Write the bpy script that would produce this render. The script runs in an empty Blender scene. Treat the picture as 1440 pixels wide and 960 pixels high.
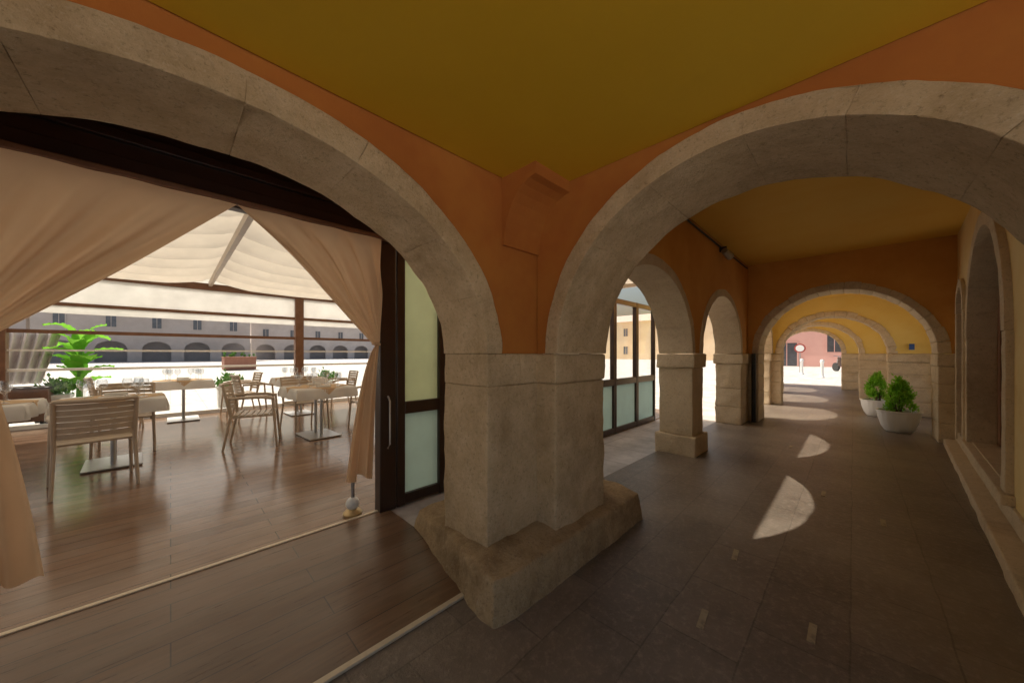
import bpy, bmesh, math, random
from mathutils import Vector, noise, Matrix
random.seed(7)
S=1.25
PI=math.pi
scene=bpy.context.scene
COL=scene.collection

# ------------------------------------------------------------------ materials
def newmat(name):
    m=bpy.data.materials.new(name); m.use_nodes=True
    nt=m.node_tree; nt.nodes.clear()
    out=nt.nodes.new('ShaderNodeOutputMaterial')
    return m,nt,out
def N(nt,t,**kw):
    n=nt.nodes.new(t)
    for k,v in kw.items():
        if k in n.inputs: n.inputs[k].default_value=v
        else: setattr(n,k,v)
    return n
def c4(c): return (c[0],c[1],c[2],1)
def mixc(nt,fac,a,b,blend='MIX'):
    n=nt.nodes.new('ShaderNodeMix'); n.data_type='RGBA'; n.blend_type=blend
    for s,v in ((0,fac),(6,a),(7,b)):
        if isinstance(v,(int,float)): n.inputs[s].default_value=v
        elif isinstance(v,tuple): n.inputs[s].default_value=c4(v)
        else: nt.links.new(v,n.inputs[s])
    return n.outputs[2]
def ramp(nt,fac,a,b):
    n=nt.nodes.new('ShaderNodeMapRange'); n.inputs[1].default_value=a; n.inputs[2].default_value=b
    nt.links.new(fac,n.inputs[0]); return n.outputs[0]
def coords(nt,scale=(1,1,1),rot=(0,0,0)):
    t=nt.nodes.new('ShaderNodeTexCoord'); mp=nt.nodes.new('ShaderNodeMapping')
    mp.inputs['Scale'].default_value=scale; mp.inputs['Rotation'].default_value=rot
    nt.links.new(t.outputs['Object'],mp.inputs['Vector']); return mp.outputs[0]
def noisetex(nt,vec,scale,detail=4,rough=.6):
    n=N(nt,'ShaderNodeTexNoise'); n.inputs['Scale'].default_value=scale
    n.inputs['Detail'].default_value=detail; n.inputs['Roughness'].default_value=rough
    nt.links.new(vec,n.inputs['Vector']); return n.outputs[0]
def bump(nt,h,strength,dist=.01,nrm=None):
    b=nt.nodes.new('ShaderNodeBump'); b.inputs['Strength'].default_value=strength; b.inputs['Distance'].default_value=dist
    nt.links.new(h,b.inputs['Height'])
    if nrm is not None: nt.links.new(nrm,b.inputs['Normal'])
    return b.outputs[0]
def surf(name,c1,c2,scale=3,rough=.8,fine=40,bs=.3,bd=.01,c3=None,stain=1.2,metal=0,contrast=(.35,.65),spec=.5,stainr=(.5,.7)):
    m,nt,out=newmat(name); v=coords(nt)
    n1=noisetex(nt,v,scale,4,.65); col=mixc(nt,ramp(nt,n1,*contrast),c1,c2)
    if c3 is not None:
        n2=noisetex(nt,v,stain,5,.7); col=mixc(nt,ramp(nt,n2,*stainr),col,c3)
    p=N(nt,'ShaderNodeBsdfPrincipled'); p.inputs['Roughness'].default_value=rough
    p.inputs['Metallic'].default_value=metal; p.inputs['Specular IOR Level'].default_value=spec
    nt.links.new(col,p.inputs['Base Color'])
    if bs>0: nt.links.new(bump(nt,noisetex(nt,v,fine,4,.7),bs,bd),p.inputs['Normal'])
    nt.links.new(p.outputs[0],out.inputs[0]); return m
def stone(name,c1,c2,c3,pit=.7,stainr=(.48,.66)):
    m,nt,out=newmat(name); v=coords(nt)
    col=mixc(nt,ramp(nt,noisetex(nt,v,7,6,.75),.35,.65),c1,c2)
    col=mixc(nt,ramp(nt,noisetex(nt,v,1.4,7,.78),*stainr),col,c3)
    sp=noisetex(nt,v,52,5,.82)
    col=mixc(nt,ramp(nt,sp,.54,.74),col,(c3[0]*.66,c3[1]*.64,c3[2]*.6))
    hi=noisetex(nt,v,90,3,.7)
    col=mixc(nt,ramp(nt,hi,.55,.75),col,mixc(nt,.3,col,(.85,.77,.62)))
    p=N(nt,'ShaderNodeBsdfPrincipled'); p.inputs['Roughness'].default_value=.92
    p.inputs['Specular IOR Level'].default_value=.12
    nt.links.new(col,p.inputs['Base Color'])
    b1=bump(nt,noisetex(nt,v,24,8,.82),pit,.022)
    b3=bump(nt,sp,-.8,.009,b1)
    nt.links.new(b3,p.inputs['Normal'])
    nt.links.new(p.outputs[0],out.inputs[0]); return m
def wood(name,ca,cb,row=.14,wid=1.3,rough=.32,grain=.6):
    m,nt,out=newmat(name)
    v=coords(nt,(1,1,1),(0,0,PI/2))
    br=nt.nodes.new('ShaderNodeTexBrick'); br.offset=.37; br.squash=1
    br.inputs['Scale'].default_value=1; br.inputs['Brick Width'].default_value=wid; br.inputs['Row Height'].default_value=row
    br.inputs['Mortar Size'].default_value=.003; br.inputs['Mortar Smooth'].default_value=.3
    br.inputs['Color1'].default_value=c4(ca); br.inputs['Color2'].default_value=c4(cb); br.inputs['Mortar'].default_value=(.02,.012,.008,1)
    nt.links.new(v,br.inputs['Vector'])
    vg=coords(nt,(26,1.6,1)); g=noisetex(nt,vg,2.2,6,.7)
    vb=coords(nt,(4,1,1)); g2=noisetex(nt,vb,1.5,4,.6)
    col=mixc(nt,ramp(nt,g,.3,.7),mixc(nt,grain,br.outputs['Color'],(.03,.016,.01)),br.outputs['Color'])
    col=mixc(nt,ramp(nt,g2,.35,.75),col,mixc(nt,.25,col,(.45,.36,.28)))
    p=N(nt,'ShaderNodeBsdfPrincipled'); nt.links.new(col,p.inputs['Base Color'])
    mr=nt.nodes.new('ShaderNodeMapRange'); nt.links.new(g,mr.inputs[0]); mr.inputs[3].default_value=rough-.06; mr.inputs[4].default_value=rough+.14
    nt.links.new(mr.outputs[0],p.inputs['Roughness'])
    b=bump(nt,g,.12,.004); b2=bump(nt,br.outputs['Fac'],-.5,.004,b); nt.links.new(b2,p.inputs['Normal'])
    nt.links.new(p.outputs[0],out.inputs[0]); return m
def slabs(name,ca,cb,mort,w,h,ms,rough,rot=0,worn=.4):
    m,nt,out=newmat(name); v=coords(nt,(1,1,1),(0,0,rot))
    wv=nt.nodes.new('ShaderNodeMixRGB'); wv.inputs[0].default_value=.02
    nn=N(nt,'ShaderNodeTexNoise'); nn.inputs['Scale'].default_value=5; nt.links.new(v,nn.inputs['Vector'])
    nt.links.new(v,wv.inputs[1]); nt.links.new(nn.outputs['Color'],wv.inputs[2])
    br=nt.nodes.new('ShaderNodeTexBrick'); br.offset=.43
    br.inputs['Scale'].default_value=1; br.inputs['Brick Width'].default_value=w; br.inputs['Row Height'].default_value=h
    br.inputs['Mortar Size'].default_value=ms; br.inputs['Mortar Smooth'].default_value=.7
    br.inputs['Color1'].default_value=c4(ca); br.inputs['Color2'].default_value=c4(cb); br.inputs['Mortar'].default_value=c4(mort)
    nt.links.new(wv.outputs[0],br.inputs['Vector'])
    n1=noisetex(nt,v,2.2,6,.72); n2=noisetex(nt,v,26,5,.78); n4=noisetex(nt,v,.8,5,.7)
    k=ca[0]
    col=mixc(nt,ramp(nt,n1,.3,.7),mixc(nt,.5,br.outputs['Color'],(.02,.016,.012)),br.outputs['Color'])
    col=mixc(nt,ramp(nt,n2,.5,.8),col,mixc(nt,worn,col,(k*2.4,k*2.0,k*1.6)))
    col=mixc(nt,ramp(nt,n4,.42,.7),col,mixc(nt,worn*.8,col,(k*1.9,k*1.6,k*1.25)))
    p=N(nt,'ShaderNodeBsdfPrincipled'); nt.links.new(col,p.inputs['Base Color'])
    mr=nt.nodes.new('ShaderNodeMapRange'); nt.links.new(n1,mr.inputs[0]); mr.inputs[3].default_value=rough-.14; mr.inputs[4].default_value=rough+.18
    nt.links.new(mr.outputs[0],p.inputs['Roughness'])
    b=bump(nt,n2,.5,.010); b1=bump(nt,n1,.3,.03,b); b2=bump(nt,br.outputs['Fac'],-.4,.006,b1); nt.links.new(b2,p.inputs['Normal'])
    nt.links.new(p.outputs[0],out.inputs[0]); return m
def fabric(name,c,trans=.4,bs=.1,weave=300):
    m,nt,out=newmat(name); v=coords(nt)
    n1=noisetex(nt,v,3,3,.6); col=mixc(nt,ramp(nt,n1,.3,.7),(c[0]*.88,c[1]*.88,c[2]*.88),c)
    d=nt.nodes.new('ShaderNodeBsdfDiffuse'); t=nt.nodes.new('ShaderNodeBsdfTranslucent')
    nt.links.new(col,d.inputs[0]); nt.links.new(col,t.inputs[0])
    if bs>0:
        b=bump(nt,noisetex(nt,v,weave,2,.5),bs,.002); nt.links.new(b,d.inputs['Normal'])
    mx=nt.nodes.new('ShaderNodeMixShader'); mx.inputs[0].default_value=trans
    nt.links.new(d.outputs[0],mx.inputs[1]); nt.links.new(t.outputs[0],mx.inputs[2]); nt.links.new(mx.outputs[0],out.inputs[0]); return m
def glassm(name,tint=(.96,.98,.97),gl=(.9,.9,.9),lo=.04,hi=.5,pw=4):
    m,nt,out=newmat(name); t=nt.nodes.new('ShaderNodeBsdfTransparent'); t.inputs[0].default_value=c4(tint)
    g=nt.nodes.new('ShaderNodeBsdfGlossy'); g.inputs['Roughness'].default_value=.03; g.inputs[0].default_value=c4(gl)
    lw=nt.nodes.new('ShaderNodeLayerWeight'); lw.inputs[0].default_value=.5
    pp=nt.nodes.new('ShaderNodeMath'); pp.operation='POWER'; pp.inputs[1].default_value=pw; nt.links.new(lw.outputs['Facing'],pp.inputs[0])
    mr=nt.nodes.new('ShaderNodeMapRange'); mr.inputs[3].default_value=lo; mr.inputs[4].default_value=hi; nt.links.new(pp.outputs[0],mr.inputs[0])
    mx=nt.nodes.new('ShaderNodeMixShader'); nt.links.new(mr.outputs[0],mx.inputs[0])
    nt.links.new(t.outputs[0],mx.inputs[1]); nt.links.new(g.outputs[0],mx.inputs[2]); nt.links.new(mx.outputs[0],out.inputs[0]); return m

M={}
M['stone']=stone('old_limestone',(.60,.445,.265),(.72,.56,.37),(.42,.30,.175),.8,(.47,.70))
M['stonedark']=stone('rough_footing_stone',(.52,.37,.205),(.62,.46,.28),(.30,.205,.11),1.0)
M['stonelight']=stone('pale_limestone',(.70,.55,.36),(.78,.64,.46),(.50,.37,.23),.6,(.52,.74))
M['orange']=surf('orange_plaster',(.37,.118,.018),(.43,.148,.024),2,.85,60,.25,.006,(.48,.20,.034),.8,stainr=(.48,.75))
M['orangefar']=surf('lit_orange_plaster',(.68,.32,.07),(.74,.37,.09),2,.85,60,.25,.006,(.62,.27,.05),.8,stainr=(.5,.75))  # same orange plaster, colour raised to stand in for light beyond first bay
M['yellow']=surf('yellow_plaster',(.87,.62,.16),(.90,.67,.21),2,.85,60,.25,.006)
M['ochrewall']=surf('ochre_plaster',(.84,.60,.25),(.87,.66,.32),2,.85,60,.25,.006,(.76,.47,.15),.8)
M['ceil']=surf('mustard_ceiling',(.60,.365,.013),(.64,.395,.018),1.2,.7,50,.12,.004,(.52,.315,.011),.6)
M['ceilfar']=surf('lit_yellow_ceiling',(.90,.55,.09),(.92,.60,.12),1.2,.8,50,.12,.004)  # ceiling colour raised so the bays beyond read as brightly lit
M['slab']=slabs('stone_slab_floor',(.24,.19,.15),(.18,.142,.112),(.115,.09,.07),.46,.31,.005,.36,PI/2)
M['plaza']=slabs('plaza_paving',(.74,.70,.66),(.68,.64,.60),(.5,.47,.43),1.2,.6,.012,.8,0,.0)
M['deck']=wood('terrace_planks',(.29,.17,.105),(.20,.115,.07),.13,1.4,.11,.4)
M['deck2']=wood('walnut_planks',(.22,.12,.063),(.165,.088,.045),.16,1.5,.26,.5)
M['trim']=surf('brushed_trim',(.62,.52,.38),(.7,.6,.45),20,.4,80,.1,metal=.2)
M['plate']=surf('worn_plate',(.38,.31,.20),(.44,.36,.24),20,.5,80,.2,c3=(.2,.16,.12),stain=14)
M['frame']=surf('dark_brown_frame',(.032,.015,.009),(.045,.021,.013),6,.34,80,.08,.003)
M['brown']=surf('brown_timber',(.15,.07,.035),(.2,.095,.05),8,.5,60,.15,.004)
M['shutter']=surf('brown_shutter_wood',(.26,.12,.06),(.32,.155,.08),8,.5,60,.15,.004)
M['curtain']=fabric('beige_curtain',(.75,.54,.355),.42)
M['awning']=fabric('cream_awning',(.76,.69,.57),.32)
M['blind']=fabric('white_blind',(.92,.92,.90),.6)
M['frost']=fabric('frosted_glass',(.66,.78,.50),.72,0)
M['frostb']=fabric('frosted_glass_blue',(.50,.72,.70),.65,0)
M['glass']=glassm('clear_glass')
M['wg']=glassm('wine_glass_clear',(.88,.90,.92),(.95,.95,.95),.08,.75,1.5)
M['alu']=surf('taupe_frame',(.45,.36,.27),(.51,.41,.31),10,.40,60,.08,.002)
M['steel']=surf('steel',(.45,.45,.45),(.5,.5,.5),10,.35,60,.05,.002,metal=.9)
M['tabletop']=surf('table_top',(.6,.47,.35),(.66,.52,.4),4,.5,60,.05,.002)
M['white']=fabric('white_cloth',(.92,.91,.88),.25)
M['beige']=fabric('beige_cloth',(.74,.54,.35),.2)
M['black']=surf('black_plastic',(.02,.02,.02),(.03,.03,.03),10,.5,60,.05,.002)
M['pot']=surf('white_pot',(.90,.89,.86),(.92,.91,.89),6,.5,60,.1,.003)
M['soil']=surf('soil',(.05,.03,.02),(.08,.05,.03),20,.95,60,.5)
M['leaf']=surf('leaf_green',(.07,.22,.03),(.16,.38,.06),9,.5,60,.1,.003)
M['banana']=fabric('banana_leaf',(.22,.52,.06),.5)
M['thuja']=fabric('thuja_green',(.36,.70,.08),.45,0)
M['terracotta']=surf('terracotta',(.32,.14,.09),(.38,.18,.11),4,.8,40,.2)
M['bark']=surf('bark',(.12,.08,.05),(.2,.14,.09),10,.9,40,.6)
M['facade']=surf('hazy_brown_masonry',(.56,.50,.46),(.63,.57,.53),.6,.9,6,.2,.03)  # lighter and greyer than the stone: distance haze put into the colour
M['facadeb']=surf('hazy_tan_masonry',(.48,.42,.38),(.54,.48,.44),.6,.9,6,.2,.03)  # distance haze put into this masonry colour too
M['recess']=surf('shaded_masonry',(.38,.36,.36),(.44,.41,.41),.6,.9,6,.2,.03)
M['pink']=surf('pink_render',(.66,.36,.31),(.71,.41,.35),.6,.9,6,.1,.01)
M['ochre']=surf('ochre_render',(.80,.60,.38),(.84,.66,.44),.6,.9,6,.1,.01)
M['rooft']=surf('roof_tiles',(.50,.39,.34),(.56,.46,.4),2,.9,10,.3,.03)
M['win']=surf('dark_window',(.13,.14,.16),(.18,.19,.21),2,.15,10,0)
M['windark']=surf('shaded_window',(.07,.07,.08),(.1,.1,.11),2,.15,10,0)
M['whitep']=surf('white_paint',(.78,.78,.76),(.82,.82,.8),3,.4,40,.05)
M['blue']=surf('blue_paint',(.03,.10,.35),(.04,.12,.4),3,.4,40,.05)
M['red']=surf('dark_red_paint',(.35,.04,.03),(.4,.05,.04),3,.35,40,.05)
M['grey']=surf('grey_fabric',(.55,.52,.52),(.7,.67,.66),3,.8,40,.05)
M['gold']=surf('gold_trim',(.6,.42,.2),(.66,.5,.26),3,.35,40,.05,metal=.4)

# ------------------------------------------------------------------ mesh tools
class MB:
    def __init__(s): s.v=[]; s.f=[]
    def box(s,x0,x1,y0,y1,z0,z1,fm=None):
        b=len(s.v)
        P=[(x0,y0,z0),(x1,y0,z0),(x1,y1,z0),(x0,y1,z0),(x0,y0,z1),(x1,y0,z1),(x1,y1,z1),(x0,y1,z1)]
        if fm: P=[fm(*p) for p in P]
        s.v+=P
        s.f+=[tuple(b+i for i in q) for q in ((0,3,2,1),(4,5,6,7),(0,1,5,4),(1,2,6,5),(2,3,7,6),(3,0,4,7))]
        return s
    def sheetx(s,x,y0,y1,z0,z1):
        b=len(s.v); s.v+=[(x,y0,z0),(x,y1,z0),(x,y1,z1),(x,y0,z1)]; s.f.append((b,b+1,b+2,b+3)); return s
    def tube(s,pts,r,n=8,cap=True):
        pts=[Vector(p) for p in pts]; b=len(s.v); rr=r if isinstance(r,(list,tuple)) else [r]*len(pts)
        for i,p in enumerate(pts):
            d=(pts[min(i+1,len(pts)-1)]-pts[max(i-1,0)]).normalized()
            up=Vector((0,0,1)) if abs(d.z)<.9 else Vector((1,0,0))
            a=d.cross(up).normalized(); c=d.cross(a).normalized()
            for k in range(n):
                t=2*PI*k/n; q=p+a*math.cos(t)*rr[i]+c*math.sin(t)*rr[i]; s.v.append(tuple(q))
        for i in range(len(pts)-1):
            for k in range(n):
                s.f.append((b+i*n+k,b+i*n+(k+1)%n,b+(i+1)*n+(k+1)%n,b+(i+1)*n+k))
        if cap:
            s.f.append(tuple(b+k for k in range(n))[::-1]); e=b+(len(pts)-1)*n; s.f.append(tuple(e+k for k in range(n)))
        return s
    def lathe(s,prof,n=24,c=(0,0,0),flute=0,nf=0):
        b=len(s.v)
        for (r,z) in prof:
            for k in range(n):
                t=2*PI*k/n; q=r*(1+flute*math.cos(nf*t)); s.v.append((c[0]+q*math.cos(t),c[1]+q*math.sin(t),c[2]+z))
        for i in range(len(prof)-1):
            for k in range(n): s.f.append((b+i*n+k,b+i*n+(k+1)%n,b+(i+1)*n+(k+1)%n,b+(i+1)*n+k))
        return s
    def grid(s,fn,nu,nv):
        b=len(s.v)
        for j in range(nv+1):
            for i in range(nu+1): s.v.append(tuple(fn(i/nu,j/nv)))
        for j in range(nv):
            for i in range(nu):
                a=b+j*(nu+1)+i; s.f.append((a,a+1,a+nu+2,a+nu+1))
        return s
    def rblock(s,x0,x1,y0,y1,z0,z1,rad=.012,res=.05,amp=.004,freq=6,fm=None,seed=0,lock=(1,1,1)):
        lo=Vector((x0,y0,z0)); hi=Vector((x1,y1,z1)); rad=min(rad,.45*min(hi-lo))
        def ax(a,b):
            n=max(1,int(round((b-a-2*rad)/res)))
            return [a,a+rad*.35,a+rad]+[a+rad+(b-a-2*rad)*i/n for i in range(1,n)]+[b-rad,b-rad*.35,b]
        A=[ax(lo[i],hi[i]) for i in range(3)]
        off=Vector((seed*3.7,seed*1.3,seed*.7)); lk=Vector(lock)
        def put(p):
            p=Vector(p); c=Vector([min(max(p[i],lo[i]+rad),hi[i]-rad) for i in range(3)])
            n=(p-c).normalized(); q=c+n*rad
            h=noise.fractal((q+off)*freq,1.0,2.0,4)
            q=q+n*lk*(h*amp)
            return fm(*q) if fm else tuple(q)
        for d in range(3):
            e=[i for i in range(3) if i!=d]; U=A[e[0]]; V=A[e[1]]
            for side in (0,1):
                b=len(s.v); w=hi[d] if side else lo[d]
                for vv in V:
                    for uu in U:
                        p=[0,0,0]; p[d]=w; p[e[0]]=uu; p[e[1]]=vv; s.v.append(put(p))
                nu=len(U)
                for j in range(len(V)-1):
                    for i in range(nu-1):
                        a=b+j*nu+i; s.f.append((a,a+1,a+nu+1,a+nu))
        return s
    def wall(s,u0,u1,z0,z1,w0,w1,ops,fm,n=28):
        def quad(*p):
            b=len(s.v); s.v+= [fm(*q) for q in p]; s.f.append(tuple(range(b,b+len(p))))
        def col(ua,ub,za,zb,zt):
            for w in (w0,w1): quad((ua,w,za),(ub,w,zb),(ub,w,zt),(ua,w,zt))
            quad((ua,w0,za),(ub,w0,zb),(ub,w1,zb),(ua,w1,za))
            quad((ua,w0,zt),(ub,w0,zt),(ub,w1,zt),(ua,w1,zt))
        cur=u0
        for (uc,a,b,zs,sill) in sorted(ops):
            if uc-a>cur+1e-6: col(cur,uc-a,z0,z0,z1)
            for i in range(n):
                t0=PI-PI*i/n; t1=PI-PI*(i+1)/n
                col(uc+a*math.cos(t0),uc+a*math.cos(t1),zs+b*math.sin(t0),zs+b*math.sin(t1),z1)
            if sill>z0+1e-4: col(uc-a,uc+a,z0,z0,sill)
            if zs>sill+1e-4:
                for uu in (uc-a,uc+a): quad((uu,w0,sill),(uu,w1,sill),(uu,w1,zs),(uu,w0,zs))
            cur=uc+a
        if u1>cur+1e-6: col(cur,u1,z0,z0,z1)
        for uu in (u0,u1): quad((uu,w0,z0),(uu,w1,z0),(uu,w1,z1),(uu,w0,z1))
        return s
def mk(name,mb,mat,parent=None,k=1.0,smooth=False,world=False,merge=True,sol=0,bev=0,ang=40):
    me=bpy.data.meshes.new(name)
    me.from_pydata([(a*k,b*k,c*k) for a,b,c in mb.v],[],mb.f)
    bm=bmesh.new(); bm.from_mesh(me)
    if merge: bmesh.ops.remove_doubles(bm,verts=bm.verts,dist=2e-5)
    bmesh.ops.recalc_face_normals(bm,faces=bm.faces)
    bm.to_mesh(me); bm.free()
    me.materials.append(mat)
    if smooth:
        me.polygons.foreach_set('use_smooth',[True]*len(me.polygons))
        try: me.set_sharp_from_angle(angle=math.radians(ang))
        except Exception: pass
    o=bpy.data.objects.new(name,me); COL.objects.link(o)
    if parent:
        o.parent=parent
        if world: o.location=-Vector(parent.location)
    if sol:
        md=o.modifiers.new('t','SOLIDIFY'); md.thickness=sol; md.offset=0
    if bev:
        md=o.modifiers.new('b','BEVEL'); md.width=bev; md.segments=2; md.limit_method='ANGLE'
    return o
def info(o,label,cat,group=None,kind=None):
    o['label']=label; o['category']=cat
    if group: o['group']=group
    if kind: o['kind']=kind
    return o
def empty(name,loc,label,cat,group=None,rz=0):
    o=bpy.data.objects.new(name,None); o.empty_display_size=.2; o.location=loc; o.rotation_euler=(0,0,rz); COL.objects.link(o)
    return info(o,label,cat,group)
def dup(src,loc,rz,label=None):
    o=src.copy(); o.location=loc; o.rotation_euler=(0,0,rz); COL.objects.link(o)
    if label: o['label']=label
    def rec(a,b):
        for c in a.children:
            d=c.copy(); d.parent=b; COL.objects.link(d); rec(c,d)
    rec(src,o); return o
def W(x,y,z=0): return (x*S,y*S,z*S)
def bend(y): return -.132*max(0,y-8.3)   # the far bays of the arcade follow the slightly turning street
def shear(x,y,z): return (x+bend(y),y,z)

# ------------------------------------------------------------------ ground
g=mk('plaza_ground',MB().grid(lambda u,v:(-400+800*u,-400+800*v,-.012),8,8),M['plaza']); info(g,'pale stone paving of the open sunny plaza','ground',kind='structure')
mb=MB()
for a,b in ((-2.2,8.3),(8.3,14.6)): mb.box(-1.43,1.2,a,b,-.06,0,shear)
g=mk('arcade_pavement',mb,M['slab'],k=S); info(g,'dark worn stone slab floor under the arcade','pavement',kind='structure')
g=mk('terrace_deck_floor',MB().box(-7.95,-2.13,-6,6.2,-.03,.004),M['deck'],k=S); info(g,'glossy brown plank floor of the terrace','floor',kind='structure')
g=mk('threshold_deck_floor',MB().box(-2.13,-1.15,-4,.99,-.03,.0045),M['deck2'],k=S); info(g,'walnut coloured plank floor between arch and terrace','floor',kind='structure')
for X,y1 in ((-2.13,.93),(-1.14,.9)):
    g=mk('floor_trim',MB().box(X-.012,X+.012,-4,y1,0,.0105),M['trim'],k=S,bev=.003); info(g,'pale metal trim strip along edge of plank floor','floor trim','metal floor trims')

# ------------------------------------------------------------------ arcade wall (runs along Y)
XF=-1.106; XB=-1.43
T=-XB+XF
AR=[.101,2.735,4.775,7.405,9.9,12.3]
A_=.855
BB=[.645,.69,.69,.69,.69,.69]
arc=empty('arcade_wall',W(XF-.16,1.4,0),'orange plastered arcade wall with worn stone arches and pillars','arcade')
fmY=lambda u,w,z:(XF-w+bend(u),u,z)
ops=[(c,A_+.055,BB[i]+.055,1.0,1.0) for i,c in enumerate(AR)]
mk('plaster_wall',MB().wall(-1.75,1.5,1.0,2.45,.010,T-.01,ops[:1],fmY,40),M['orange'],arc,S,world=True)
mk('plaster_wall',MB().wall(1.501,6.3,1.0,2.45,.010,T-.01,ops[1:3],fmY,36),M['orangefar'],arc,S,world=True)
o=mk('plaster_wall',MB().wall(6.302,14,1.0,2.2,.010,T-.01,ops[3:],fmY,30),M['yellow'],arc,S,world=True); o['label']='sunny yellow plaster wall'
def ringblocks(mb,c,a,b,th,depth,mapf,nb,amp=.004,res=.045,seed=0,rad=.004,zs=1.0,jit=0.0,gap=.0001):
    L=PI*(a+b)/2; cuts=[0]+[L*(i+random.uniform(-.12,.12))/nb for i in range(1,nb)]+[L]
    for i in range(nb):
        s0=cuts[i]+gap; s1=cuts[i+1]-gap
        j=random.uniform(-jit,jit)
        def fm(s,r,w,j=j):
            t=PI*s/L; return mapf(c+(a+r)*math.cos(t),w+j*.6,zs+(b+r)*math.sin(t))
        mb.rblock(s0,s1,0,th+j,-.002,depth+.002,rad,res,amp,7,fm,seed,(0,1,1))
for i,c in enumerate(AR):
    mb=MB(); near=i==0
    ringblocks(mb,c,A_,BB[i],.085,T,fmY,8 if i<3 else 13,.007 if near else .006,.022 if near else .05,i*20,.0016 if i<3 else .010,jit=0 if i<3 else .01)
    mk('stone_arch',mb,M['stone'] if i!=1 and i!=2 else M['stonelight'],arc,S,smooth=True,world=True)
def courses(mb,x0,x1,y0,y1,zs,amp=.006,res=.035,rad=.01,seed=0,split=None,gap=.0003,fm=None):
    for i in range(len(zs)-1):
        a,b=zs[i]+gap,zs[i+1]-gap
        if split and (i%2==0):
            m=y0+(y1-y0)*split
            mb.rblock(x0,x1,y0,m-gap,a,b,rad,res,amp,6,fm,seed,(1,1,0)); mb.rblock(x0,x1,m+gap,y1,a,b,rad,res,amp,6,fm,seed,(1,1,0))
        else: mb.rblock(x0,x1,y0,y1,a,b,rad,res,amp,6,fm,seed,(1,1,0))
P0=AR[0]+A_
mb=MB()
courses(mb,XB,XF,P0,AR[1]-A_,[.10,.856],.009,.02,.006,3)
courses(mb,XF-.05,-.99,1.28,1.726,[.10,.856],.009,.02,.012,3)
mb.rblock(XB,XF+.001,P0-.002,1.16,.8565,.999,.007,.02,.009,6,None,3,(1,1,0))
mb.rblock(XB,XF+.001,1.1605,AR[1]-A_+.002,.8565,.999,.007,.02,.009,6,None,3,(1,1,0))
mb.rblock(XF-.05,-.988,1.277,1.729,.8565,.999,.012,.02,.009,6,None,3,(1,1,0))
pil=mk('corner_pillar',mb,M['stone'],arc,S,smooth=True,world=True); pil['label']='weathered stone corner pillar on rough footing'
def foot(x,y,z):
    k=max(0,min(1,1-(y-.81)/1.2)); t=max(0,z)/.17
    o=min(1,max(0,max(P0-y,x-XF)/.17)); o2=min(1,max(0,(XB+.03-x)/.25))
    if z>.03: z-=(.03*max(0,o-.45)+.07*o2)*(z/.17)
    s=max(0,(x+1.0)/.1)*max(0,(.92-y)/.12)
    x-=.02*s; y+=.02*s
    return (x-.025*t*(x>-1.2),y+(-.905-x)*.22*k+.025*t*k,z)
mb=MB().rblock(-1.80,-.90,.80,2.03,-.03,.170,.016,.015,.009,8,foot,5)
mk('pillar_footing',mb,M['stonedark'],pil,S,smooth=True,world=False,ang=60)
def pillar(y0,y1,light,rough=False,seed=0):
    mb=MB(); zs=[.19,.855] if not rough else [.0,.24,.5,.855]
    am=.006 if not rough else .014; bo=bend((y0+y1)/2); f=lambda x,y,z:(x+bo,y,z)
    courses(mb,XB,XF,y0,y1,zs,am,.035,.008 if not rough else .010,seed,None if not rough else .5,fm=f)
    if not rough: mb.rblock(XB-.03,XF+.035,y0-.035,y1+.035,-.02,.189,.012,.04,.006,6,f,seed+7)
    mb.rblock(XB-.02,XF+.025,y0-.025,y1+.025,.857,.997,.014,.04,am,6,f,seed+8)
    return mk('stone_pillar',mb,M['stonelight'] if light else M['stone'],arc,S,smooth=True,world=True)
pillar(AR[1]+A_,AR[2]-A_,True,False,30)
pillar(AR[2]+A_,AR[3]-A_,True,True,40)
pillar(AR[3]+A_,AR[4]-A_,True,True,60)
pillar(AR[4]+A_,AR[5]-A_,True,True,80)
pillar(AR[5]+A_,AR[5]+A_+.8,True,True,100)
pillar(AR[0]-A_-.9,AR[0]-A_,False,False,120)

# ------------------------------------------------------------------ right hand wall
RX=lambda y:.41+.065*min(y,8.3)+bend(y)
fmR=lambda u,w,z:(RX(u)+w,u,z)
hw=empty('house_wall',W(RX(4)+.1,4,0),'ochre plastered house wall with deep arched stone windows','wall')
mk('plaster_wall',MB().wall(1.35,6.53,0,2.45,.0,.30,[(4.15,.80,.80,1.13,.22),(5.62,.27,.27,1.42,.10)],fmR,30),M['ochrewall'],hw,S,world=True)
o=mk('plaster_wall',MB().wall(6.535,14,0,2.2,.0,.3,[(7.5,.74,.7,1.0,0),(9.8,.85,.7,1.0,0),(12.3,.85,.7,1.0,0)],fmR,30),M['yellow'],hw,S,world=True); o['label']='sunlit yellow plaster wall with arched openings'
mb=MB()
ringblocks(mb,4.15,.78,.78,.10,.16,lambda u,w,z:fmR(u,w-.03,z),11,.003,.05,200,.003,1.13)
for yy in (3.26,4.93): mb.rblock(yy,yy+.105,-.03,.13,.23,1.128,.006,.05,.004,6,fmR,220)
mb.rblock(3.22,5.08,-.05,.2,.17,.225,.01,.05,.003,6,fmR,233)
mb.rblock(1.9,6.07,-.015,.02,.063,.168,.006,.06,.004,6,fmR,235)
mb.rblock(2.3,2.6,-.05,.05,.17,2.4,.008,.08,.004,6,fmR,280)
mk('window_surround',mb,M['stonelight'],hw,S,smooth=True,world=True)
mk('window_sill',MB().box(3.37,4.93,.0,.125,.226,.235,fmR),M['stonelight'],hw,S,world=True)
mb=MB()
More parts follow.
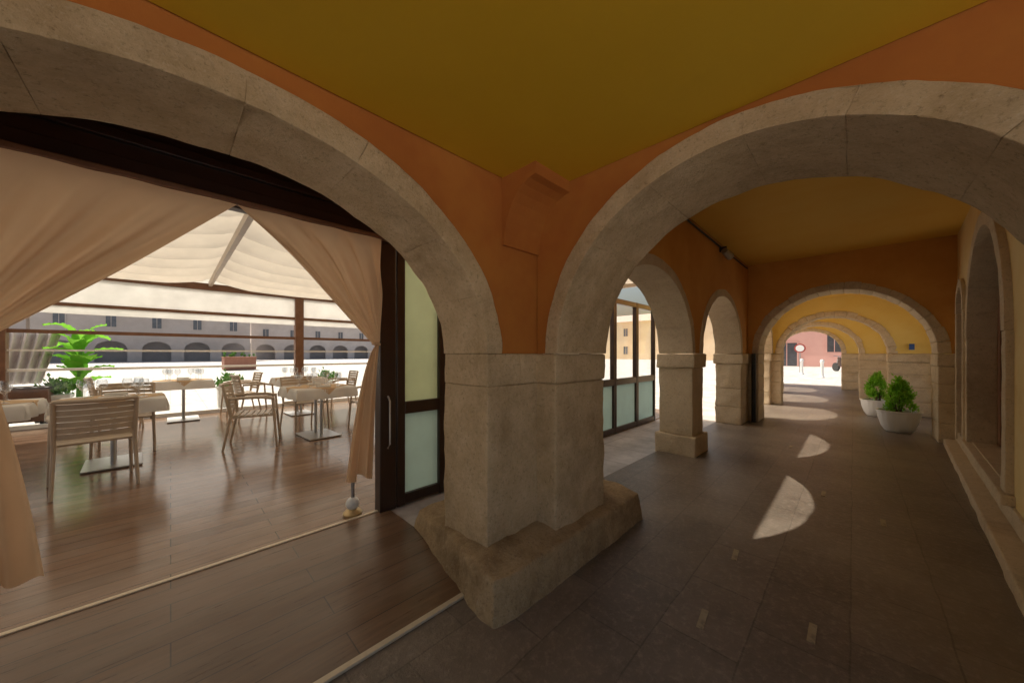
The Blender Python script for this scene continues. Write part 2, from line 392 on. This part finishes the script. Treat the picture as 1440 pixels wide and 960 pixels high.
ringblocks(mb,5.62,.25,.25,.08,.2,lambda u,w,z:fmR(u,w-.025,z),7,.003,.05,260,.003,1.42)
for yy in (5.29,5.87): mb.rblock(yy,yy+.08,-.025,.18,.1,1.418,.008,.06,.003,6,fmR,270)
mk('niche_surround',mb,M['stonelight'],hw,S,smooth=True,world=True)
mk('stone_plinth',MB().rblock(1.5,6.07,-.10,.05,-.02,.062,.010,.08,.005,6,fmR,285),M['stonelight'],hw,S,smooth=True,world=True)
w=mk('window_shutter',MB().box(3.3,5.0,.165,.22,.2,2.0,fmR),M['frame'],hw,S,world=True)
mb=MB()
for a,b in ((3.36,3.46),(3.78,3.86),(4.11,4.19),(4.44,4.52),(4.83,4.93)): mb.box(a,b,.128,.164,.236,1.9,fmR)
for z in (.24,.62,1.0,1.4): mb.box(3.46,4.83,.134,.163,z,z+.07,fmR)
mk('shutter_rails',mb,M['shutter'],w,S,world=False,bev=.004)
mk('niche_door',MB().box(5.36,5.88,.2,.25,.1,1.72,fmR),M['brown'],hw,S,world=True)

# ------------------------------------------------------------------ transverse arches
def transverse(y0,y1,xc,a,b,th,xl,xr,ztop,plaster,smat,nb,label,amp=.006,res=.05,left_pier=False,rough=False,seed=300):
    e=empty('cross_arch',W(xc,(y0+y1)/2,0),label,'arch','stone cross arches of the arcade')
    fm=lambda u,w,z:(u,y0+w,z); D=y1-y0
    mk('plaster_wall',MB().wall(xl,xr,1.0,ztop,.010,D-.01,[(xc,a+th-.02,b+th-.02,1.0,1.0)],fm,40),plaster,e,S,world=True)
    mb=MB(); ringblocks(mb,xc,a,b,th,D,fm,nb,amp,res,seed,.0016 if not rough else .012,jit=.012 if rough else 0)
    mk('stone_arch',mb,smat,e,S,smooth=True,world=True)
    zs=[0,.855] if not rough else [0,.22,.45,.66,.855]
    rd=.006 if not rough else .012
    def pr(x0,x1,sd):
        mb=MB(); courses(mb,x0,x1,y0,y1,zs,amp,.05,rd,sd); mb.rblock(x0-.004,x1+.004,y0-.012,y1+.012,.857,.997,rd,.05,amp,6,None,sd+5)
        mk('stone_pier',mb,smat,e,S,smooth=True,world=True)
    pr(xc+a,xr,seed+40)
    if left_pier: pr(xl,xc-a,seed+60)
    return e
t1=transverse(1.28,1.726,-.28,.70,.69,.075,-1.112,RX(1.3)+.06,2.45,M['orange'],M['stone'],8,'broad stone cross arch in orange plaster wall',amp=.007,res=.022)
transverse(6.08,6.53,-.155,.825,.825,.085,XF-.005,RX(6.1)+.05,2.45,M['orangefar'],M['stonelight'],19,'stone cross arch with irregular voussoirs in orange wall',left_pier=True,rough=True,amp=.008,seed=400)
for y,sd_ in ((8.4,500),(10.8,600),(13.25,700)):
    transverse(y,y+.35,-.28+bend(y),.70,.66,.10,XF-.005+bend(y+.35),RX(y)+.05,2.2,M['yellow'],M['stonelight'],17,'stone cross arch in yellow plaster wall',left_pier=True,rough=True,amp=.012,seed=sd_)
mb=MB()
prof=[(-1.12,1.80),(-.90,1.80),(-.90,1.70)]+[(-1.10+.20*math.cos(s/8*PI/2),1.70-.20*math.sin(s/8*PI/2)) for s in range(1,8)]+[(-1.12,1.50)]
prof=[(-1.12,1.80),(-.915,1.80),(-.915,1.735)]+[(-1.10+.185*(1-math.sin(s/8*PI/2)),1.735-.25*(1-math.cos(s/8*PI/2))) for s in range(1,9)]+[(-1.12,1.485)]
b=len(prof)
mb.v=[(x,1.05,z) for x,z in prof]+[(x,1.295,z) for x,z in prof]
mb.f=[tuple(range(b)),tuple(range(b,2*b))[::-1]]+[(i,(i+1)%b,b+(i+1)%b,b+i) for i in range(b)]
mk('corbel',mb,M['orange'],t1,S,world=True)
for bx,mt,lb in (((-1.11,.62,-1.3,1.286,1.785,1.9),'ceil','smooth mustard yellow painted ceiling'),
                 ((-1.11,1.15,1.72,6.085,2.3,2.4),'ceilfar','high yellow ceiling over second bay, light painted into its colour')):
    o=mk('arcade_ceiling',MB().box(*bx),M[mt],k=S); info(o,lb,'ceiling',kind='structure')
o=mk('arcade_ceiling',MB().box(-1.11,1.25,6.52,8.3,2.02,2.2).box(-1.11,1.25,8.3,14,2.02,2.2,shear),M['ceilfar'],k=S); info(o,'yellow ceiling over far bays, light painted into its colour','ceiling',kind='structure')
sp=empty('wall_spotlight',W(-1.1,4.55,2.2),'small black spotlight on a cable conduit','lamp')
mk('conduit',MB().tube([W(-.003,3.0-4.55,.06),W(-.003,-.1,.05),W(-.003,1.45,.05)],.012,8),M['black'],sp,smooth=True)
mk('spotlight_head',MB().tube([(.06,-.05,-.02),(.10,.11,-.08)],[.045,.055],16),M['steel'],sp,smooth=True)
mk('spotlight_bracket',MB().box(-.01,.08,-.015,.015,-.02,.05),M['black'],sp)
dp=mk('drain_pipe',MB().tube([W(-1.03,6.02,0),W(-1.03,6.02,1.0)],.035,12),M['black'],smooth=True); info(dp,'black drainpipe beside stone pier','pipe')

# ------------------------------------------------------------------ terrace pergola
pg=empty('terrace_pergola',W(-5,0,0),'dark framed terrace pergola with cream folding fabric roof','pergola')
XO=-7.66
mb=MB()
mb.box(XO-.04,XO+.04,-6,6.1,2.06,2.17)
for y in (-4.3,-1.55,1.77,4.6): mb.box(XO-.07,XO+.07,y-.07,y+.07,0,2.06)
mk('outer_frame',mb,M['brown'],pg,S,world=True,bev=.006)
SP=((-4.24,-1.61),(-1.49,1.71),(1.83,4.54))
mb=MB()
for a,b in SP:
    mb.box(XO-.02,XO+.02,a,b,1.27,1.32); mb.box(XO-.02,XO+.02,a,b,1.655,1.70)
mk('window_rails',mb,M['brown'],pg,S,world=True)
mb=MB()
for a,b in SP:
    mb.box(XO-.025,XO+.025,a,b,.765,.80); mb.box(XO-.025,XO+.025,a,b,.01,.06); mb.box(XO-.02,XO+.02,a,b,1.03,1.055)
mk('white_rails',mb,M['whitep'],pg,S,world=True)
for a,b in SP:
    mk('roller_blind',MB().box(XO-.004,XO+.004,a,b,1.70,2.06),M['blind'],pg,S,world=True)
    mk('lower_blind',MB().box(XO-.004,XO+.004,a,b,1.55,1.653),M['blind'],pg,S,world=True)
    mk('glass_panel',MB().sheetx(XO,a,b,.06,.765),M['glass'],pg,S,world=True)
rails=[-4.6,-2.05,.47,2.95,5.5]
mb=MB()
for i in range(4):
    ya,yb=rails[i],rails[i+1]
    def fn(u,v,ya=ya,yb=yb):
        x=XO+(-2.13-XO)*v; ph=(v*9)%1.0
        k=min(u,1-u)*5; edge=min(1,k)**.5
        sag=.17*(1-abs(2*ph-1)**2.4)*(.25+.75*edge)
        return (x,ya+(yb-ya)*u,2.27-sag-.04*math.sin(PI*u))
    mb.grid(fn,24,144)
mk('fabric_roof',mb,M['awning'],pg,S,smooth=True,world=True,ang=75)
mb=MB()
for y in rails: mb.box(XO,-2.1,y-.022,y+.022,2.12,2.20)
mb.box(-2.16,-2.10,-4.6,5.6,2.24,2.33)
mk('roof_rails',mb,M['alu'],pg,S,world=True)
mb=MB()
mb.box(-2.16,-2.10,-3.5,1.62,1.70,1.80); mb.box(-2.145,-2.115,-3.5,1.62,1.80,2.24)
mb.box(-2.17,-2.085,-3.5,1.03,1.86,1.90)
mb.box(-2.13,-1.42,-3.5,1.62,2.16,2.22)
mk('header_fascia',mb,M['frame'],pg,S,world=True,bev=.004)
mk('curtain_track',MB().box(-2.075,-2.03,-3.5,1.0,1.70,1.72).box(-2.10,-2.08,-3.5,1.0,1.725,1.74),M['brown'],pg,S,world=True,bev=.003)
mb=MB(); mb.box(-2.17,-2.09,.925,1.03,0,1.698)
mk('door_post',mb,M['frame'],pg,S,world=True,bev=.006)
mk('door_handle',MB().tube([W(-2.09,.975,.40),W(-2.06,.975,.43),W(-2.06,.975,.70),W(-2.09,.975,.73)],.007,10),M['steel'],pg,smooth=True,world=True)
ys=[1.04,1.425,2.05,2.65,3.25,3.93,4.55,5.15]
for i in range(len(ys)-1):
    a,b=ys[i],ys[i+1]
    e=empty('glazed_door',W(-2.13,a,0),'dark framed folding glass door with frosted lower panel' if i else 'dark framed door with frosted pale green glass','door','glazed folding doors of terrace')
    mb=MB(); f=.06 if i==0 else .035
    mb.box(-2.16,-2.10,a+.003,a+f,0,1.698); mb.box(-2.16,-2.10,b-f,b-.003,0,1.698)
    for z0,z1 in ((0.01,.07),(.60,.68),(1.63,1.697)): mb.box(-2.158,-2.102,a+f,b-f,z0,z1)
    mk('frame',mb,M['frame'],e,S,world=True,bev=.005)
    mk('upper_pane',MB().sheetx(-2.13,a+f,b-f,.68,1.63),M['frost'] if i==0 else M['glass'],e,S,world=True)
    mk('lower_pane',MB().sheetx(-2.13,a+f,b-f,.07,.60),M['frostb'],e,S,world=True)

# ------------------------------------------------------------------ curtains
def curtain(y0,y1,zt,ty,tz,tb0,tb1,zb,X,tw,label,sag=.06,nf=9,vt=.58,seed=0,ta=1.0):
    sg=1 if y1>y0 else -1
    def fn(u,v):
        wob=noise.noise(Vector((u*3+seed,v*3,0)))
        if v<vt:
            q=v/vt
            p0=Vector((y0+(y1-y0)*u,zt)); p2=Vector((ty+(u-.5)*tw*sg,tz-.02+.04*(1-u)))
            mid=(p0+p2)/2; p1=Vector((mid[0]-sg*.02*u,mid[1]-sag*(.4+u)))
            p=p0*(1-q)**2+p1*2*q*(1-q)+p2*q*q
            amp=.006+.034*math.sin(PI*min(1,q*1.05))
            x=X+amp*math.sin(u*2*PI*nf*.5+2.2*q+wob*2)*(1-.6*q)+.03*wob*math.sin(PI*q)
            x+=.006*math.sin(u*2*PI*nf*1.7+q*5)*math.sin(PI*q)
            return (x,p[0],p[1])
        q=(v-vt)/(1-vt)
        w=q**.6
        a=ty+(u-.5)*tw*sg; bb=tb0+(tb1-tb0)*u
        y=a*(1-w)+bb*w
        z=(tz-.02+.04*(1-u))*(1-q)+(zb+.02*math.sin(u*9+seed))*q
        x=X+(.006+.034*q)*ta*math.sin(u*2*PI*nf*.5+2.2+wob*2)
        return (x,y,z)
    o=mk('curtain',MB().grid(fn,120,90),M['curtain'],k=S,smooth=True,merge=False,ang=80); info(o,label,'curtain','beige tied back curtains')
    mk('tie_band',MB().tube([W(X-.03,ty-tw*.6,tz),W(X+.035,ty,tz-.005),W(X-.03,ty+tw*.6,tz)],.010,8),M['curtain'],o,smooth=True)
    return o
curtain(-1.15,.22,1.70,-.53,1.04,-.82,-.325,.2,-2.05,.12,'beige fabric curtain swept and tied back with long tail',.03,11,seed=1)
curtain(.915,.222,1.70,.892,1.06,.85,.70,.27,-2.05,.03,'beige fabric curtain tied back against dark door post',.0,6,seed=4,ta=.7)
cb=empty('curtain_weight',W(-2.2,.80,0),'small white and gold post on round base','post')
mk('base',MB().lathe([(0.001,0),(.065,0),(.07,.02),(.055,.04),(.03,.05),(.02,.06),(0.001,.06)],20),M['gold'],cb,smooth=True)
mk('rod',MB().tube([(0,0,.06),(0,0,.3)],.014,10),M['steel'],cb,smooth=True)
mk('ball',MB().lathe([(.001,.04)]+[(.05*math.sin(t*PI/8),.09-.05*math.cos(t*PI/8)) for t in range(1,8)]+[(.001,.14)],16),M['whitep'],cb,smooth=True)

# ------------------------------------------------------------------ furniture (metres)
def make_chair(loc,rz,label):
    e=empty('armchair',loc,label,'chair','metal terrace armchairs',rz)
    for sx in (-1,1):
        mk('leg',MB().tube([(sx*.26,.27,0),(sx*.25,.235,.44),(sx*.245,.22,.64)],[.013,.016,.015],8),M['alu'],e,smooth=True)
        mk('leg',MB().tube([(sx*.25,-.30,0),(sx*.235,-.22,.44),(sx*.235,-.24,.64)],[.013,.016,.015],8),M['alu'],e,smooth=True)
        mk('armrest',MB().tube([(sx*.245,.235,.64),(sx*.26,.1,.665),(sx*.26,-.1,.665),(sx*.235,-.24,.66)],[.018]*4,8),M['alu'],e,smooth=True)
    mb=MB()
    for i in range(7): y=-.2+i*.065; mb.box(-.235,.235,y,y+.052,.43-.012*math.sin(i/6*PI),.448-.012*math.sin(i/6*PI))
    mb.box(-.245,-.22,-.22,.25,.405,.428); mb.box(.22,.245,-.22,.25,.405,.428)
    mk('seat',mb,M['alu'],e,bev=.003)
    mb=MB()
    for i in range(6):
        z=.50+i*.052
        def fn(u,v,z=z):
            x=-.235+.47*u; return (x,-.235-.06*math.sin(PI*u)-(z-.5)*.18,z+.044*v)
        mb.grid(fn,10,1)
    for sx in (-1,1): mb.tube([(sx*.235,-.225,.44),(sx*.24,-.30,.83)],.013,8)
    mb.tube([(-.24+.48*i/8,-.30-.06*math.sin(PI*i/8),.83) for i in range(9)],.015,8)
    mk('backrest',mb,M['alu'],e,sol=.008)
    return e
def make_table(loc,rz,label,drop=.16,hx=.4,hy=.4):
    e=empty('dining_table',loc,label,'table','terrace dining tables',rz)
    mk('table_top',MB().box(-hx,hx,-hy,hy,.715,.74),M['tabletop'],e,bev=.004)
    mb=MB().tube([(-.12,0,.02),(-.12,0,.715)],.022,10).tube([(.12,0,.02),(.12,0,.715)],.022,10); mk('pedestal',mb,M['steel'],e,smooth=True)
    mk('foot_plate',MB().box(-.32,.32,-.22,.22,0.006,.022),M['steel'],e,bev=.004)
    def cloth(hx2,hy2,dr,z,rot,mat,nm):
        def fn(u,v):
            x=(u*2-1)*(hx2+dr); y=(v*2-1)*(hy2+dr); cr,sr=math.cos(rot),math.sin(rot)
            x,y=x*cr-y*sr,x*sr+y*cr
            ox=max(0,abs(x)-hx-.006); oy=max(0,abs(y)-hy-.006); o=max(ox,oy)
            X=math.copysign(min(abs(x),hx+.006),x); Y=math.copysign(min(abs(y),hy+.006),y)
            k=min(1,o/.1)
            X+=math.copysign(.012+.012*math.sin(y*22),x)*k*(ox>0); Y+=math.copysign(.012+.012*math.sin(x*22),y)*k*(oy>0)
            return (X,Y,z-o*.97)
        mk(nm,MB().grid(fn,40,40),mat,e,smooth=True,merge=False,ang=70)
    cloth(hx,hy,drop,.744,0,M['white'],'tablecloth')
    cloth(hx*.82,hy*.82,.03,.748,PI/4,M['beige'],'table_runner')
    return e
def fl(x,y):
    d=480/(y-497); r=(x-720)/480*d
    return ((r-d)/1.41421*S,(r+d)/1.41421*S,.006)
Ts=[(fl(160,652),.05,'table with white cloth and beige cloth set for dining'),
    ((fl(160,652)[0]-.15,fl(160,652)[1]-.95,.006),.0,'table with white cloth and beige cloth set for dining'),
    (fl(258,590),0,'table with beige cloth set with glasses near glazing'),
    (fl(448,612),.05,'table with beige cloth and fringe of white cloth'),
    ((fl(448,612)[0]-2.4,fl(448,612)[1]+.3,.006),.05,'table with white cloth set for dining')]
t0=make_table(*Ts[0])
for t in Ts[1:]: dup(t0,*t)
c0=make_chair(fl(133,682),PI/2+.15,'taupe slatted metal armchair seen from behind at white table')
def near(i,dx,dy,rz,lb='taupe slatted metal armchair beside a set table'):
    p=Ts[i][0]; dup(c0,(p[0]+dx,p[1]+dy,.006),rz,lb)
near(0,-.68,.05,-PI/2); near(1,.7,-.1,PI/2)
near(2,0,.85,PI+.1); near(2,.1,-.8,0.1)
near(3,-.05,-.78,-.25,'taupe slatted armchair turned beside set table'); near(3,0,.8,PI); near(3,-.75,.0,-PI/2+.2)
near(4,0,-.75,.1); near(4,0,.8,PI)
g0=None; p0=None
for ti,(loc,rz,lb) in enumerate(Ts):
    for (dx,dy) in ((-.22,-.2),(-.14,-.24),(.22,.2),(.14,.24),(-.24,.18),(.24,-.18),(-.05,.1),(.06,-.08)):
        L=(loc[0]+dx,loc[1]+dy,loc[2]+.753)
        if g0 is None:
            g0=info(mk('wine_glass',MB().lathe([(.001,0),(.036,0),(.036,.003),(.005,.008),(.0045,.085),(.012,.095),(.037,.115),(.044,.15),(.040,.18),(.034,.205)],16),M['wg'],smooth=True,merge=False,ang=80),'clear stemmed wine glass on table','glass','wine glasses'); g0.location=L
        else: dup(g0,L,0)
    for (dx,dy) in ((-.24,0),(.24,0)):
        L=(loc[0]+dx,loc[1]+dy,loc[2]+.752)
        if p0 is None:
            p0=info(mk('folded_napkin',MB().box(-.05,.05,-.09,.09,0,.012).box(-.03,.03,-.09,.09,.0125,.03),M['white'],bev=.004),'folded white napkin laid on table','napkin','folded napkins'); p0.location=L
        else: dup(p0,L,0)

# ------------------------------------------------------------------ plants
def foliage(mb,n,fn,size,seed=0):
    rnd=random.Random(seed)
    for i in range(n):
        p,nrm,sc=fn(rnd); p=Vector(p)
        a=Vector((rnd.uniform(-1,1),rnd.uniform(-1,1),rnd.uniform(-1,1))).normalized()
        d=(Vector(nrm)+a*.6).normalized(); s=d.cross(a).normalized()*size*.25*sc; L=d*size*sc
        b=len(mb.v); mb.v+=[tuple(p),tuple(p+L*.5+s),tuple(p+L),tuple(p+L*.5-s)]; mb.f.append((b,b+1,b+2,b+3))
    return mb
def potplant(loc,h,rp,hp,label,seed):
    e=empty('potted_shrub',loc,label,'potted plant','potted shrubs along the arcade')
    mk('pot',MB().lathe([(.001,0),(rp*.56,0),(rp*.64,.015),(rp*.80,hp*.25),(rp*.94,hp*.6),(rp,hp*.92),(rp*1.05,hp*.95),(rp*1.05,hp),(rp*.93,hp),(rp*.9,hp*.85),(.001,hp*.85)],64,(0,0,0),.012,20),M['pot'],e,smooth=True)
    mk('soil',MB().lathe([(.001,hp*.9),(rp*.91,hp*.88)],24),M['soil'],e)
    mb=MB(); rn=random.Random(seed)
    for i in range(7):
        a=rn.uniform(0,6.28); mb.tube([(0.03*math.cos(a),.03*math.sin(a),hp*.85),(.09*math.cos(a),.09*math.sin(a),hp+h*.5)],[.012,.005],6)
    mk('stems',mb,M['bark'],e)
    cl=[(rn.uniform(0,6.28),rn.uniform(.03,.95),rn.uniform(.35,1.1)) for _ in range(30)]
    def f(r):
        a,t,k=r.choice(cl); z=hp+h*t; R=rp*.9*(1-t)**.9*k
        c=Vector((R*math.cos(a),R*math.sin(a),z)); o=Vector((r.gauss(0,.024),r.gauss(0,.024),r.gauss(.02,.036)))
        return c+o,(math.cos(a)*.35,math.sin(a)*.35,.9),r.uniform(.6,1.3)
    mk('foliage',foliage(MB(),3000,f,.045,seed),M['thuja'],e,merge=False)
potplant(W(.41,6.60,0),.47,.24,.34,'round white ribbed pot with bright green conifer shrub',1)
potplant(W(.27,8.0,0),.47,.235,.33,'white pot with leafy green shrub',2)
pl=fl(112,588); e=empty('banana_plant',pl,'tall plant with broad bright green leaves in dark pot','plant')
mk('pot',MB().lathe([(.001,0),(.16,0),(.2,.33),(.18,.34),(.17,.3),(.001,.3)],24),M['black'],e,smooth=True)
mk('stem',MB().tube([(0,0,.28),(.02,0,.8),(0,.02,1.55)],[.05,.035,.02],10),M['leaf'],e,smooth=True)
rn=random.Random(3); mb=MB()
for i in range(20):
    a=i*2.4+rn.uniform(-.3,.3); L=rn.uniform(.6,1.0); z0=.55+.05*i; el=rn.uniform(.7,1.35); wd=rn.uniform(.10,.16)
    def fn(u,v,a=a,L=L,z0=z0,el=el,wd=wd):
        s=v*L; r=s*math.cos(el)+.25*s*s; z=z0+s*math.sin(el)*1.0-.7*s*s
        w=wd*math.sin(PI*min(1,v*.93+.04))**.7*(u*2-1)
        return (r*math.cos(a)-w*math.sin(a),r*math.sin(a)+w*math.cos(a),z+abs(u*2-1)*.03+.012*math.sin(v*40)*abs(u*2-1))
    mb.grid(fn,6,22)
mk('leaves',mb,M['banana'],e,smooth=True,merge=False)
q=fl(24,600); e=empty('sideboard',q,'dark low sideboard at terrace edge','cabinet',rz=0)
mk('cabinet_body',MB().box(-.2,.2,-.8,.35,.08,.64),M['brown'],e,bev=.008); mk('cabinet_top',MB().box(-.22,.22,-.82,.37,.641,.67),M['frame'],e,bev=.004)
mb=MB()
for yy in (-.7,.28): mb.box(-.18,.18,yy-.02,yy+.02,0,.08)
mk('cabinet_feet',mb,M['black'],e)
def gd(u,v):
    y=-.55+.95*u*(1-.25*v); return (.07*math.sin(u*44)*(1-.3*v),y,.0-.95*v+.95)
o=mk('striped_drape',MB().grid(gd,160,20),M['grey'],smooth=True,merge=False,sol=.004,ang=80); o.location=(q[0]-.5,q[1],.70); info(o,'grey gathered drape hanging behind the dark sideboard','drape')
def planter(loc,label,w=.5,h=.5,mat='terracotta',n=1100,gh=.4):
    e=empty('planter',loc,label,'planter','planters around the terrace')
    mb=MB(); mb.box(-w/2,w/2,-w/2,w/2,.03,h); mb.box(-w/2-.03,w/2+.03,-w/2-.03,w/2+.03,h-.06,h+.01)
    mk('planter_box',mb,M[mat],e,bev=.01)
    cl=[(rn.uniform(-w/2,w/2),rn.uniform(-w/2,w/2),rn.uniform(.0,gh)) for _ in range(14)]
    def f(r):
        c=r.choice(cl); return Vector(c)+Vector((r.gauss(0,.04),r.gauss(0,.04),h+r.gauss(0,.05))),(0,0,1),r.uniform(.7,1.3)
    mk('foliage',foliage(MB(),n,f,.09,int(w*100)),M['leaf'],e,merge=False)
    return e
P1=planter((XO*S-.7,.75*S,0),'square white planter with green shrub beside glazing',.36,.5,'whitep',380,.24)
dup(P1,(XO*S-.7,2.4*S,0),0); dup(P1,(XO*S-.7,-1.2*S,0),0)
P2=planter((-24*S,-4.6*S,0),'large terracotta planter box on the plaza',1.9,1.0)
dup(P2,(-27*S,3.0*S,0),0); dup(P2,(-24*S,-11*S,0),0)

# ------------------------------------------------------------------ distant buildings
def building(name,label,ax,pos,u0,u1,H,mat,arch=True,step=4.2,depth=8,sgn=-1,floors=2,roof=True,wm='win'):
    fm=(lambda u,w,z:(pos+sgn*w,u,z)) if ax=='X' else (lambda u,w,z:(u,pos+sgn*w,z))
    c=fm((u0+u1)/2,depth/2,0); e=empty(name,c,label,'building')
    n=int((u1-u0)/step); st=(u1-u0)/n
    gh=3.4 if arch else 0
    if arch:
        mk('arcade_front',MB().wall(u0,u1,0,gh,0,.5,[(u0+st*(i+.5),st*.34,st*.26,1.9,0) for i in range(n)],fm,10),M[mat],e,world=True)
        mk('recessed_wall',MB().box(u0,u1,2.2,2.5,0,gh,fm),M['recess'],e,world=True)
    mk('upper_wall',MB().box(u0,u1,0,depth,gh+.002,H,fm),M[mat],e,world=True)
    mk('cornice',MB().box(u0-.2,u1+.2,-.25,depth,H+.001,H+.3,fm),M[mat],e,world=True)
    if roof:
        mb=MB(); mb.v=[fm(u0-.3,-.5,H+.3),fm(u1+.3,-.5,H+.3),fm(u1+.3,depth+.5,H+.3),fm(u0-.3,depth+.5,H+.3),fm(u0+1,depth/2,H+2.2),fm(u1-1,depth/2,H+2.2)]
        mb.f=[(0,1,5,4),(2,3,4,5),(1,2,5),(3,0,4),(0,3,2,1)]
        mk('roof',mb,M['rooft'],e,world=True)
    fh=(H-gh)/floors
    for k in range(floors):
        for i in range(n):
            u=u0+st*(i+.5); z=gh+fh*k+fh*.28; ww=.5; hh=min(1.7,fh*.5)
            if not arch and k==0 and i%3==1: z=.02; hh=2.3; ww=.8
            wn=mk('window',MB().box(u-ww,u+ww,-.03,.02,z,z+hh,fm),M[wm],e,world=True)
            mb=MB().box(u-ww-.12,u-ww,-.08,.02,z,z+hh,fm).box(u+ww,u+ww+.12,-.08,.02,z,z+hh,fm).box(u-ww-.15,u+ww+.15,-.1,.02,z+hh,z+hh+.12,fm).box(u-.03,u+.03,-.05,.0,z,z+hh-.01,fm)
            mk('window_frame',mb,M[mat],wn)
    return e
building('town_building','long brown stone building with arcade and small windows','X',-80,-75,-14,8.2,'facade',step=3.8,floors=1)
building('town_building','taller brown stone building with arcade','X',-76,-13,10,9.6,'facadeb',step=4.4,floors=1)
building('town_building','brown stone building with arcade across the plaza','X',-86,11.5,60,7.6,'facade',step=4.6,floors=1)
building('town_building','ochre rendered building on the plaza edge','Y',72,-60,-12,8.0,'ochre',False,9,8,1,2)
building('pink_building','low pink rendered building at the end of arcade','Y',44,-10,11,5.0,'pink',False,3.4,8,1,1,wm='windark')
b0=info(mk('bollard',MB().lathe([(.001,0),(.11,0),(.1,.05),(.07,.08),(.065,.75),(.085,.78),(.09,.85),(.06,.93),(.001,.95)],16),M['whitep'],smooth=True),'pale stone bollard at the arcade exit','bollard','bollards'); b0.location=(-1.15,24,0)
for x,y in ((-2.9,24.5),(-2.2,27)): dup(b0,(x,y,0),0)
def signpost(loc,label):
    e=empty('road_sign',loc,label,'sign')
    mk('pole',MB().tube([(0,0,0),(0,0,1.75)],.03,10),M['steel'],e,smooth=True)
    mk('sign_plate',MB().tube([(0,-.04,1.6),(0,-.06,1.6)],.30,24),M['red'],e)
    mk('sign_face',MB().tube([(0,-.061,1.6),(0,-.066,1.6)],.22,24),M['whitep'],e)
signpost((-2.5,29.5,0),'round traffic sign with red rim on metal pole')
def moto(loc,rz,label,mat):
    e=empty('motorcycle',loc,label,'motorcycle',None,rz)
    for y in (-.65,.65): mk('wheel',MB().tube([(-.06,y,.3),(.06,y,.3)],.3,24),M['black'],e)
    mk('body',MB().rblock(-.14,.14,-.35,.35,.35,.85,.1,.1,.0).rblock(-.16,.16,-.1,.35,.8,1.0,.08,.1,.0),M[mat],e,smooth=True)
    mk('seat',MB().rblock(-.14,.14,-.75,-.12,.78,.9,.05,.1,0),M['black'],e,smooth=True)
    mk('fork',MB().tube([(0,.65,.3),(0,.42,1.05)],.035,8).tube([(-.33,.36,1.1),(0,.42,1.06),(.33,.36,1.1)],.018,8),M['steel'],e,smooth=True)
    return e
moto((-.5,33,0),.6,'dark parked motorcycle by the arcade exit','frame')
nb=empty('wall_box',W(.66,8.385,1.06),'small blue notice box on yellow wall','sign')
mk('box_body',MB().box(-.035,.035,-.05,-.005,0,.12),M['blue'],nb,bev=.006)
pp=None
for x,y,rz in ((1158,694,.05),(1242,735,0),(1034,780,.1),(988,870,.1),(1112,628,0),(1142,890,.0)):
    L=fl(x,y); L=(L[0],L[1],.0005)
    if pp is None: pp=info(mk('floor_plate',MB().box(-.014,.014,-.07,.07,0,.0035),M['plate']),'small pale plate set in stone floor','floor plate','pale floor plates'); pp.location=L
    else: dup(pp,L,rz)

# ------------------------------------------------------------------ light / world / camera
sd=Vector((1.23,.195,-1.667)).normalized()
sl=bpy.data.lights.new('sun','SUN'); sl.energy=5; sl.angle=math.radians(.5); sl.color=(1,.93,.80)
so=bpy.data.objects.new('sun',sl); so.rotation_euler=sd.to_track_quat('-Z','Y').to_euler(); so.location=(-10,0,20); COL.objects.link(so)
wd=bpy.data.worlds.new('World'); scene.world=wd; wd.use_nodes=True; nt=wd.node_tree
bg=nt.nodes['Background']; sk=nt.nodes.new('ShaderNodeTexSky'); sk.sky_type='NISHITA'; sk.sun_disc=False
sk.air_density=1.5; sk.dust_density=8; sk.ozone_density=.8
sk.sun_elevation=math.asin(-sd.z); sk.sun_rotation=math.atan2(-sd.x,-sd.y)%(2*PI)
nt.links.new(sk.outputs[0],bg.inputs[0]); bg.inputs[1].default_value=.15
cam=bpy.data.cameras.new('camera'); co=bpy.data.objects.new('camera',cam); COL.objects.link(co)
cam.sensor_width=36; cam.lens=12; cam.shift_y=17/1440; cam.clip_end=2000; cam.clip_start=.02
co.location=(0,0,S); co.rotation_euler=(PI/2,0,PI/4)
scene.camera=co
scene.view_settings.view_transform='Standard'; scene.view_settings.look='None'; scene.view_settings.exposure=0
